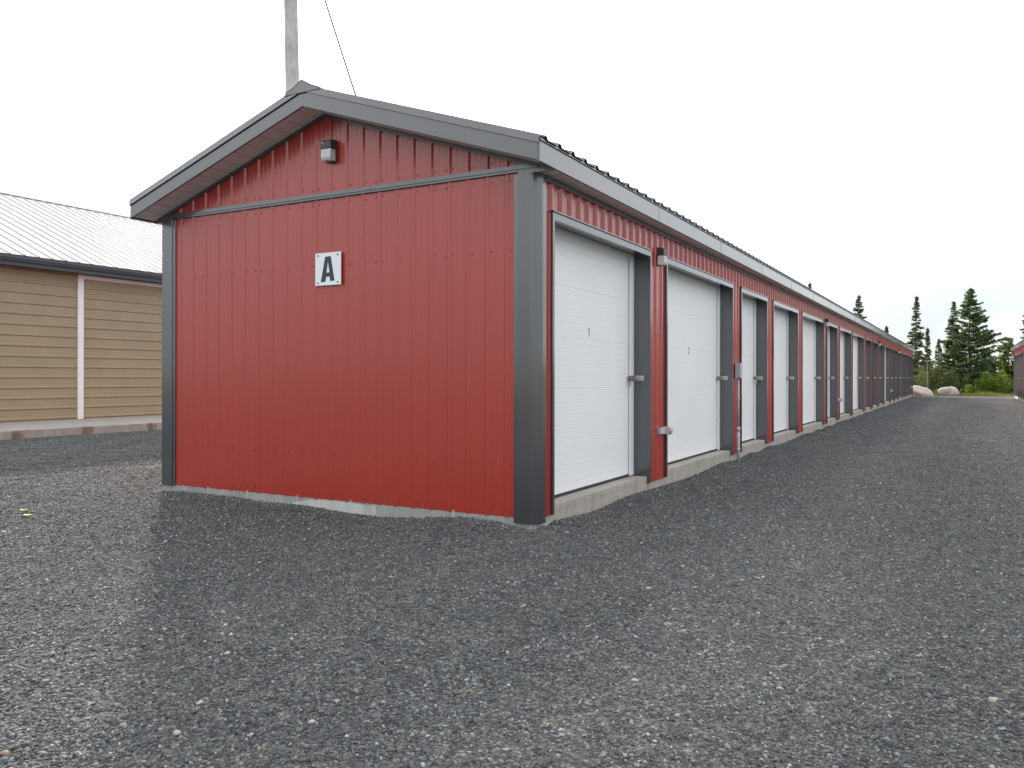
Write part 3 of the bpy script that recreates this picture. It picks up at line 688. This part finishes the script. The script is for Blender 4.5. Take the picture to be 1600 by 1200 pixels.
b = MB(); b.box(-0.05, 0.06, 0.24, 0.42, TZ+0.002, 4.60); b.box(-0.05, 0.06, 10.2, 10.4, TZ+0.002, 4.60); b.box(-0.05, 0.055, 0.42, 10.2, 4.49, 4.60); b.build('door_frame', M['tantrim'], r)
b = MB(); b.box(0.02, 0.46, TY0-0.3, TY1+0.3, 4.62, 4.66); b.build('soffit', M['bluefascia'], r)
b = MB(); b.box(0.44, 0.47, TY0-0.3, TY1+0.3, 4.60, 4.90); b.box(0.47, 0.56, TY0-0.3, TY1+0.3, 4.72, 4.735)
b.poly_prism([(0.47, 4.72), (0.54, 4.73), (0.565, 4.80), (0.565, 4.865), (0.47, 4.865)], lambda p, q_, d: (p, d, q_), TY0-0.3, TY1+0.3); b.build('gutter', M['bluefascia'], r)
b = MB(); rs = (8.33-4.93)/(7.7+0.5); pr = rib_profile(TY0-0.35, TY1+0.35, pitch=0.41, h=0.028, base=0.05, top=0.02, minor=False)
xe = 0.5
for (x0_, z0_) in ((xe, 4.90), (2*RX-xe, 4.90)):
    ribbed(b, pr, lambda s: 0, lambda s: 1, lambda s, d, t: (x0_+(RX-x0_)*t, s, z0_+(8.33-z0_)*t+d))
    ribbed(b, pr, lambda s: 0, lambda s: 1, lambda s, d, t: (x0_+(RX-x0_)*t, s, z0_+(8.33-z0_)*t+d-0.02))
rf = b.build('roof', M['tanroof'], r)
b = MB(); b.poly_prism([(-0.22, 8.33-0.22*0.41+0.04), (0, 8.40), (0.22, 8.33-0.22*0.41+0.04), (0.22, 8.33-0.22*0.41+0.02), (0, 8.38), (-0.22, 8.33-0.22*0.41+0.02)], lambda p, q_, d: (RX+p, d, q_), TY0-0.35, TY1+0.35); b.build('ridge_cap', M['tanroof'], rf)
b = MB(); b.box(-20.3, -16.2, -6, 26, -0.2, TZ); o = b.build('concrete_apron', M['apron'], bevel=0.012); tag(o, kind='structure')

# ------------------------------------------------------------------ pole and service cable
def cam_pt(u, v, d):
    F = Vector((-math.sin(YAW), math.cos(YAW), 0)); Rr = Vector((math.cos(YAW), math.sin(YAW), 0))
    return Vector((CAMX, CAMY, CAMZ)) + F*d + Rr*((u-800)/1277*d) + Vector((0, 0, 1))*((589-v+(u-800)*0.0015)/1277*d)
pb = cam_pt(458.5, 330, 18); pt = cam_pt(453.5, 0, 18); dirv = (pt-pb)/(pt.z-pb.z); bot = pb - dirv*pb.z
r = empty('utility_pole', (bot.x, bot.y, 0)); tag(r, 'weathered wooden utility pole rising behind the red roof', 'utility pole')
b = MB(); P = [dirv*z + Vector((0.01*math.sin(z), 0, 0)) for z in np.linspace(-0.3, 13.2, 16)]; b.tube(P, 0.178, 16, 0.135); b.build('post', M['pole'], r, smooth=True)
b = MB(); b.tube([dirv*(8.45+6.98-6.98)+Vector((0, 0, 0)), dirv*8.52+Vector((-0.25, -0.16, 0.05)), dirv*8.6+Vector((-0.42, -0.26, 0.09))], 0.008, 6); b.build('guy_hook', M['steel'], r)
b = MB(); b.box(-1.1, 1.1, -0.06, 0.06, 12.3, 12.42); cb = b.build('crossarm', M['pole'], r); cb.location = (dirv.x*12.3, dirv.y*12.3, 0)
top = bot + dirv*12.30
def img_v(p):
    F = Vector((-math.sin(YAW), math.cos(YAW), 0)); Rr = Vector((math.cos(YAW), math.sin(YAW), 0)); q = p-Vector((CAMX, CAMY, CAMZ))
    d = q.dot(F); return 800+1277*q.dot(Rr)/d, 589-1277*q.z/d
best = min(np.arange(0.5, 20, 0.05), key=lambda yy: abs((lambda uv: uv[0]-(553+(uv[1]-145)*0.335))(img_v(Vector((-5.46, yy, 3.48))))))
att = Vector((-5.46, float(best), 3.48)); pts = []
for k in range(25):
    t = k/24; p = att.lerp(top, t); p.z -= 0.10*math.sin(math.pi*t); pts.append(p)
b = MB(); b.tube(pts, 0.018, 6); o = b.build('service_cable', M['wire'], smooth=True); tag(o, 'thin overhead cable descending from the pole behind the red roof', 'cable')

# ------------------------------------------------------------------ vegetation
def foliage_mesh(cent, size, n_up, m, name, flat=0.5):
    """cent (n,3), size (n,), random leaf-clump triangles"""
    n = len(cent)
    a = rng.normal(0, 1, (n, 3)); a[:, 2] *= flat; a /= np.linalg.norm(a, axis=1)[:, None]
    c = rng.normal(0, 1, (n, 3)); c[:, 2] *= flat; c -= (c*a).sum(1)[:, None]*a; c /= np.linalg.norm(c, axis=1)[:, None]
    s = size[:, None]
    v = np.stack([cent+a*s, cent-a*s*0.7+c*s*0.45, cent-a*s*0.6-c*s*0.45], 1)
    t = np.arange(n*3).reshape(-1, 3)
    return np_mesh(name, v.reshape(-1, 3), t, m)
def spruce(name, base, H, w, mname, label, group, lean=0.0, dens=1.0, prof=None, bare=0.08, asym=0.0, droop=0.25):
    r = empty(name, (base.x, base.y, 0)); tag(r, label, 'tree', group)
    b = MB(); P = [(lean*H*t**1.5 + 0.03*math.sin(9*t), 0.02*math.cos(7*t), H*t) for t in np.linspace(0, 1, 14)]
    b.tube(P, 0.035+H*0.011, 8, 0.012)
    C = []; Sz = []
    z = H*bare
    while z < H*0.985:
        t = z/H
        if prof: L0 = w*np.interp(t, *zip(*prof))
        else: L0 = w*(1-t)**0.85*(0.75+0.25*min(1, t*6))
        tx = lean*H*t**1.5
        nb = random.choice((4, 5, 6, 7))
        for k in range(nb):
            az = random.uniform(0, 2*math.pi); L = L0*random.uniform(0.45, 1.12)*(1+asym*math.cos(az))
            if random.random() < 0.05: L *= 1.25
            if L < 0.1: L = 0.1
            dz = droop*L*random.uniform(0.3, 1.2); up = 0.18*L
            end = (tx+math.cos(az)*L, math.sin(az)*L, z-dz+up)
            if L > 0.35: b.tube([(tx, 0, z), (tx+math.cos(az)*L*0.5, math.sin(az)*L*0.5, z-dz*0.7), end], 0.012+0.012*L, 4, 0.004)
            n_ = int((16+L*75)*dens)
            s = np.sqrt(rng.random(n_))*0.95+0.05
            bend = -dz*1.3*np.sin(s*math.pi*0.5)+up*s**2
            wd = 0.24*L*(1.1-s)+0.06
            lat = rng.normal(0, 1, n_)*wd
            C.append(np.stack([tx+math.cos(az)*L*s-math.sin(az)*lat, math.sin(az)*L*s+math.cos(az)*lat, z+bend+rng.normal(0, 0.035, n_)-np.abs(lat)*0.2], 1))
            Sz.append(rng.uniform(0.06, 0.14, n_)*(0.8+0.25*min(2, L)))
        z += (0.17+0.12*(1-t))*random.uniform(0.75, 1.3)*(H/10)**0.3
    n_ = 60; C.append(np.stack([lean*H+rng.normal(0, 0.04, n_), rng.normal(0, 0.04, n_), H*0.99-rng.random(n_)*0.5], 1)); Sz.append(rng.uniform(0.04, 0.09, n_))
    b.build('trunk', M['bark'], r, smooth=True)
    o = bpy.data.objects.new('crown', foliage_mesh(np.concatenate(C), np.concatenate(Sz), 0, M[mname], 'crown', 0.45)); COL.objects.link(o); o.parent = r
    return r
def tree_at(name, u, vtop, d, hw, mname, label, group='trees beyond the lane', **k):
    p = cam_pt(u, vtop, d); return spruce(name, p, p.z, hw*d/1277, mname, label, group, **k)
slim = [(0, 0.9), (0.25, 1.0), (0.45, 0.9), (0.62, 0.7), (0.70, 0.5), (0.75, 0.34), (0.85, 0.30), (1, 0.04)]
tree_at('spruce_tree', 1430, 461, 79, 19, 'spruce', 'tall thin spire-topped spruce just past the far end of the red building', prof=slim, droop=0.3, lean=0.012)
tree_at('spruce_tree', 1449, 511, 81, 14, 'spruce', 'shorter spruce standing right against the thin spire-topped spruce', droop=0.3)
tree_at('spruce_tree', 1490, 470, 80, 27, 'spruce', 'pointed dark spruce immediately left of the tallest tree', prof=[(0, 0.8), (0.2, 1), (0.5, 0.75), (0.75, 0.36), (0.9, 0.2), (1, 0.02)], dens=1.1)
tree_at('fir_tree', 1515, 448, 78, 36, 'fir', 'tallest and widest tree with ragged branches reaching right', prof=[(0, 0.85), (0.2, 1.0), (0.45, 0.95), (0.6, 0.85), (0.75, 0.52), (0.88, 0.32), (1, 0.05)], asym=0.2, dens=1.25, droop=-0.05)
tree_at('fir_tree', 1467, 529, 86, 20, 'fir', 'pale blue-green young fir between the two spruce groups', dens=0.8, droop=0.0)
tree_at('spruce_tree', 1548, 555, 84, 26, 'spruce', 'low dark spruce behind the bright green shrub', dens=1.1)
tree_at('larch_tree', 1576, 528, 82, 22, 'larch', 'yellow-green larch beside the corner of the right-hand building', dens=0.9, droop=0.0, prof=[(0, 1), (0.5, 0.95), (0.8, 0.75), (1, 0.2)])
tree_at('spruce_tree', 1606, 452, 78, 19, 'spruce', 'tall spruce rising over the right-hand building at the photo edge', droop=0.3)
tree_at('spruce_tree', 1342, 459, 78, 26, 'spruce', 'dark pointed spruce rising above the middle of the long roof', prof=[(0, 1), (0.5, 0.8), (0.75, 0.42), (0.85, 0.3), (1, 0.03)], dens=1.2)
tree_at('spruce_tree', 1385, 508, 84, 20, 'spruce', 'small spruce tip showing above the far part of the long roof', dens=1.2)
tree_at('spruce_tree', 1265, 440, 84, 17, 'spruce', 'spruce tip barely showing above the roof, leftmost of the trees', dens=1.2)

def bush(name, u, vtop, d, hw, mname, label, n=2200, leaf=(0.05, 0.11), group='shrubs at the end of the lane'):
    p = cam_pt(u, vtop, d); H = p.z+0.07; w = hw*d/1277
    r = empty(name, (p.x, p.y, -0.07)); tag(r, label, 'shrub', group)
    b = MB(); C = []; Sz = []
    ns = max(9, int(w*9))
    for k in range(ns):
        az = random.uniform(0, 2*math.pi); rr = w*math.sqrt(random.random()); h = H*(1-0.45*(rr/w)**2)*random.uniform(0.65, 1.05)
        bx_ = 0.35*rr*math.cos(az); by_ = 0.35*rr*math.sin(az); ex, ey = rr*math.cos(az), rr*math.sin(az)
        b.tube([(bx_, by_, 0), ((bx_+ex)/2, (by_+ey)/2, h*0.55), (ex, ey, h*0.97)], 0.018, 5, 0.004)
        m_ = n//ns; s = rng.random(m_)**0.75*0.93+0.07
        sp_ = 0.06+0.22*w*np.sin(np.clip(s, 0, 1)*math.pi*0.85)*0.5
        C.append(np.stack([bx_+(ex-bx_)*s+rng.normal(0, 1, m_)*sp_, by_+(ey-by_)*s+rng.normal(0, 1, m_)*sp_, h*s+rng.normal(0, 0.05, m_)], 1)); Sz.append(rng.uniform(*leaf, m_))
    b.build('stems', M['bark'], r)
    o = bpy.data.objects.new('foliage', foliage_mesh(np.concatenate(C), np.concatenate(Sz), 0, M[mname], 'foliage', 0.8)); COL.objects.link(o); o.parent = r
bush('leafy_shrub', 1551, 574, 73, 25, 'shrub', 'bright green rounded shrub right of the boulders', 4200, (0.06, 0.12))
bush('leafy_shrub', 1572, 586, 75, 14, 'shrub', 'smaller green shrub between the bright shrub and right-hand building', 1600)
bush('leafy_shrub', 1515, 600, 72, 12, 'shrub', 'low yellowish shrub just right of the right-hand boulder', 1200)
bush('leafy_shrub', 1436, 567, 74, 15, 'brush', 'brushy olive shrub behind the left boulder', 2200)
bush('leafy_shrub', 1456, 560, 76, 14, 'brush', 'tall dull green shrub left of centre behind both boulders', 2600)
bush('leafy_shrub', 1478, 563, 76, 17, 'brush', 'dull green shrub directly behind the right-hand boulder', 2600)
bush('leafy_shrub', 1502, 566, 77, 17, 'brush', 'dark shrub at the foot of the tallest tree', 2400)
bush('leafy_shrub', 1530, 558, 80, 18, 'brush', 'dark shrub behind and left of the bright green shrub', 2600)
# thin bare sapling
p = cam_pt(1449, 565, 73); r = empty('sapling', (p.x, p.y, -0.07)); tag(r, 'thin bare grey sapling stem behind the left boulder', 'tree')
b = MB(); b.tube([(0, 0, 0), (0.04, 0, 1.0), (-0.02, 0, 2.0), (0.02, 0, p.z+0.1)], 0.035, 6, 0.012); b.build('trunk', mat('grey_birch_bark', (0.42, 0.38, 0.34), 0.8), r, smooth=True)
b = MB()
for z in np.arange(1.0, 2.9, 0.2):
    a = random.uniform(0, 6.28); b.tube([(0, 0, z), (0.3*math.cos(a), 0.3*math.sin(a), z+0.3)], 0.008, 4, 0.003)
b.build('twigs', M['bark'], r)
# low woods further back: reads as one mass
C = []; Sz = []
for k in range(420):
    x0 = random.uniform(-70, 75); y0 = random.uniform(86, 118); h = random.uniform(2.0, 3.9)+(y0-86)*0.02; w = random.uniform(0.7, 1.5)
    m_ = 230; t = rng.random(m_)**0.8; az = rng.random(m_)*6.283; rr = w*(1-t)**0.7*np.sqrt(rng.random(m_))
    C.append(np.stack([x0+rr*np.cos(az), y0+rr*np.sin(az), h*t], 1)); Sz.append(rng.uniform(0.12, 0.28, m_))
o = bpy.data.objects.new('woods', foliage_mesh(np.concatenate(C), np.concatenate(Sz), 0, M['brush'], 'woods', 0.7)); COL.objects.link(o)
tag(o, 'low dark woods far behind the spruces', 'woods', kind='stuff')
# rough grass on the verge beyond the lane
n = 42000; x = rng.uniform(-14, 22, n); y = 69.6+rng.random(n)**1.6*15
h = rng.uniform(0.10, 0.38, n)*(0.6+0.6*np.sin(x*0.9)**2)*np.interp(y, [69.6, 72], [0.45, 1]); a = rng.uniform(0, 6.28, n); lx = rng.normal(0, 0.08, n); ly = rng.normal(0, 0.08, n); wd = 0.016
v = np.stack([np.stack([x-wd*np.cos(a), y-wd*np.sin(a), np.full(n, -0.08)], 1), np.stack([x+wd*np.cos(a), y+wd*np.sin(a), np.full(n, -0.08)], 1), np.stack([x+lx, y+ly, h], 1)], 1)
o = bpy.data.objects.new('grass', np_mesh('grass', v.reshape(-1, 3), np.arange(n*3).reshape(-1, 3), M['grassm'])); COL.objects.link(o)
tag(o, 'rough yellow-green grass on the verge past the gravel', 'grass', kind='stuff')

# ------------------------------------------------------------------ rocks
def rock(name, loc, sx, sy, sz, seed, label, group, cat='boulder', sub=3, skew=0.0):
    rg = np.random.default_rng(seed)
    import bmesh
    bm = bmesh.new(); bmesh.ops.create_icosphere(bm, subdivisions=sub, radius=1)
    dirs = rg.normal(0, 1, (9, 3)); dirs /= np.linalg.norm(dirs, axis=1)[:, None]; dd = rg.uniform(0.62, 0.92, 9) if sub == 3 else rg.uniform(0.45, 0.8, 9)
    for v in bm.verts:
        c = np.array(v.co)
        for d_, k_ in zip(dirs, dd):
            e_ = c@d_ - k_
            if e_ > 0: c = c - d_*e_*0.97
        c = c*(1+0.05*math.sin(5*c[0]+seed)*math.cos(4*c[1])+0.03*math.sin(11*c[1]+7*c[2]+seed))
        v.co = (c[0]*sx, c[1]*sy, (c[2]+skew*c[0]*-1)*sz)
    me = bpy.data.meshes.new(name); bm.to_mesh(me); bm.free(); me.materials.append(M['rock'] if sub == 3 else M['pebble'])
    if sub == 3: me.shade_smooth()
    o = bpy.data.objects.new(name, me); COL.objects.link(o); o.location = loc; o.rotation_euler = (0, 0, YAW)
    tag(o, label, cat, group); return o
q_ = cam_pt(1440, 612, 68); rock('boulder', (q_.x, q_.y, 0.18), 0.98, 0.7, 0.62, 5, 'pale boulder sloping down to the right, by the end of the red building', 'boulders at the end of the lane', skew=0.45)
q_ = cam_pt(1482, 612, 68.5); rock('boulder', (q_.x, q_.y, 0.26), 0.86, 0.65, 0.52, 12, 'rounded pale boulder alone in the middle of the lane end', 'boulders at the end of the lane')
def gpt(u, v):
    F = Vector((-math.sin(YAW), math.cos(YAW), 0)); Rr = Vector((math.cos(YAW), math.sin(YAW), 0))
    dz = (589-v+(u-800)*0.0015)/1277; d = -CAMZ/dz
    return Vector((CAMX, CAMY, 0)) + F*d + Rr*((u-800)/1277*d)
for i_, (u, v, s, lab) in enumerate([(994, 1062, 0.021, 'largest white stone in the gravel, right of the foreground centre'), (1218, 1074, 0.022, 'flat white stone in the right foreground gravel, larger of a pair'), (1196, 1066, 0.014, 'small white stone just left of the flat one in the right foreground'),
    (1044, 974, 0.020, 'flat pale stone in the mid foreground below the first door'), (1014, 919, 0.020, 'pale stone in the gravel in front of the first door sill'), (313, 1101, 0.022, 'rounded beige stone in the left foreground gravel'), (277, 1146, 0.018, 'thin pale stone at the bottom left of the gravel'),
    (1554, 1096, 0.022, 'grey-white stone near the right edge of the foreground'), (878, 1149, 0.018, 'brownish pale stone near the bottom centre'), (487, 1130, 0.016, 'small pale stone left of the bottom centre')]):
    p = gpt(u, v); pz = float(lot_z(np.array(p.x), np.array(p.y)))
    rock('stone', (p.x, p.y, pz+s*0.2), s*1.15*random.uniform(0.8, 1.2), s*0.95, s*0.7*random.uniform(0.8, 1.3), 30+i_, lab, 'pale stones in the foreground gravel', 'stone', 2)
for i_, (u, v, lab) in enumerate([(38, 801, 'small yellow-green leaf on the gravel at the far left'), (45, 809, 'yellow-green leaf lying just below the other leaf at far left')]):
    p = gpt(u, v); b = MB()
    pts = [(-0.06, 0), (-0.03, 0.02), (0.02, 0.022), (0.06, 0), (0.02, -0.02), (-0.03, -0.018)]
    b.poly_prism(pts, lambda a, c, d: (p.x+a*(1 if i_ else 0.8), p.y+c+a*0.3, 0.02+d+0.25*abs(a)), 0.0, 0.003)
    tag(b.build('fallen_leaf', M['greenleaf']), lab, 'leaf', 'fallen leaves')
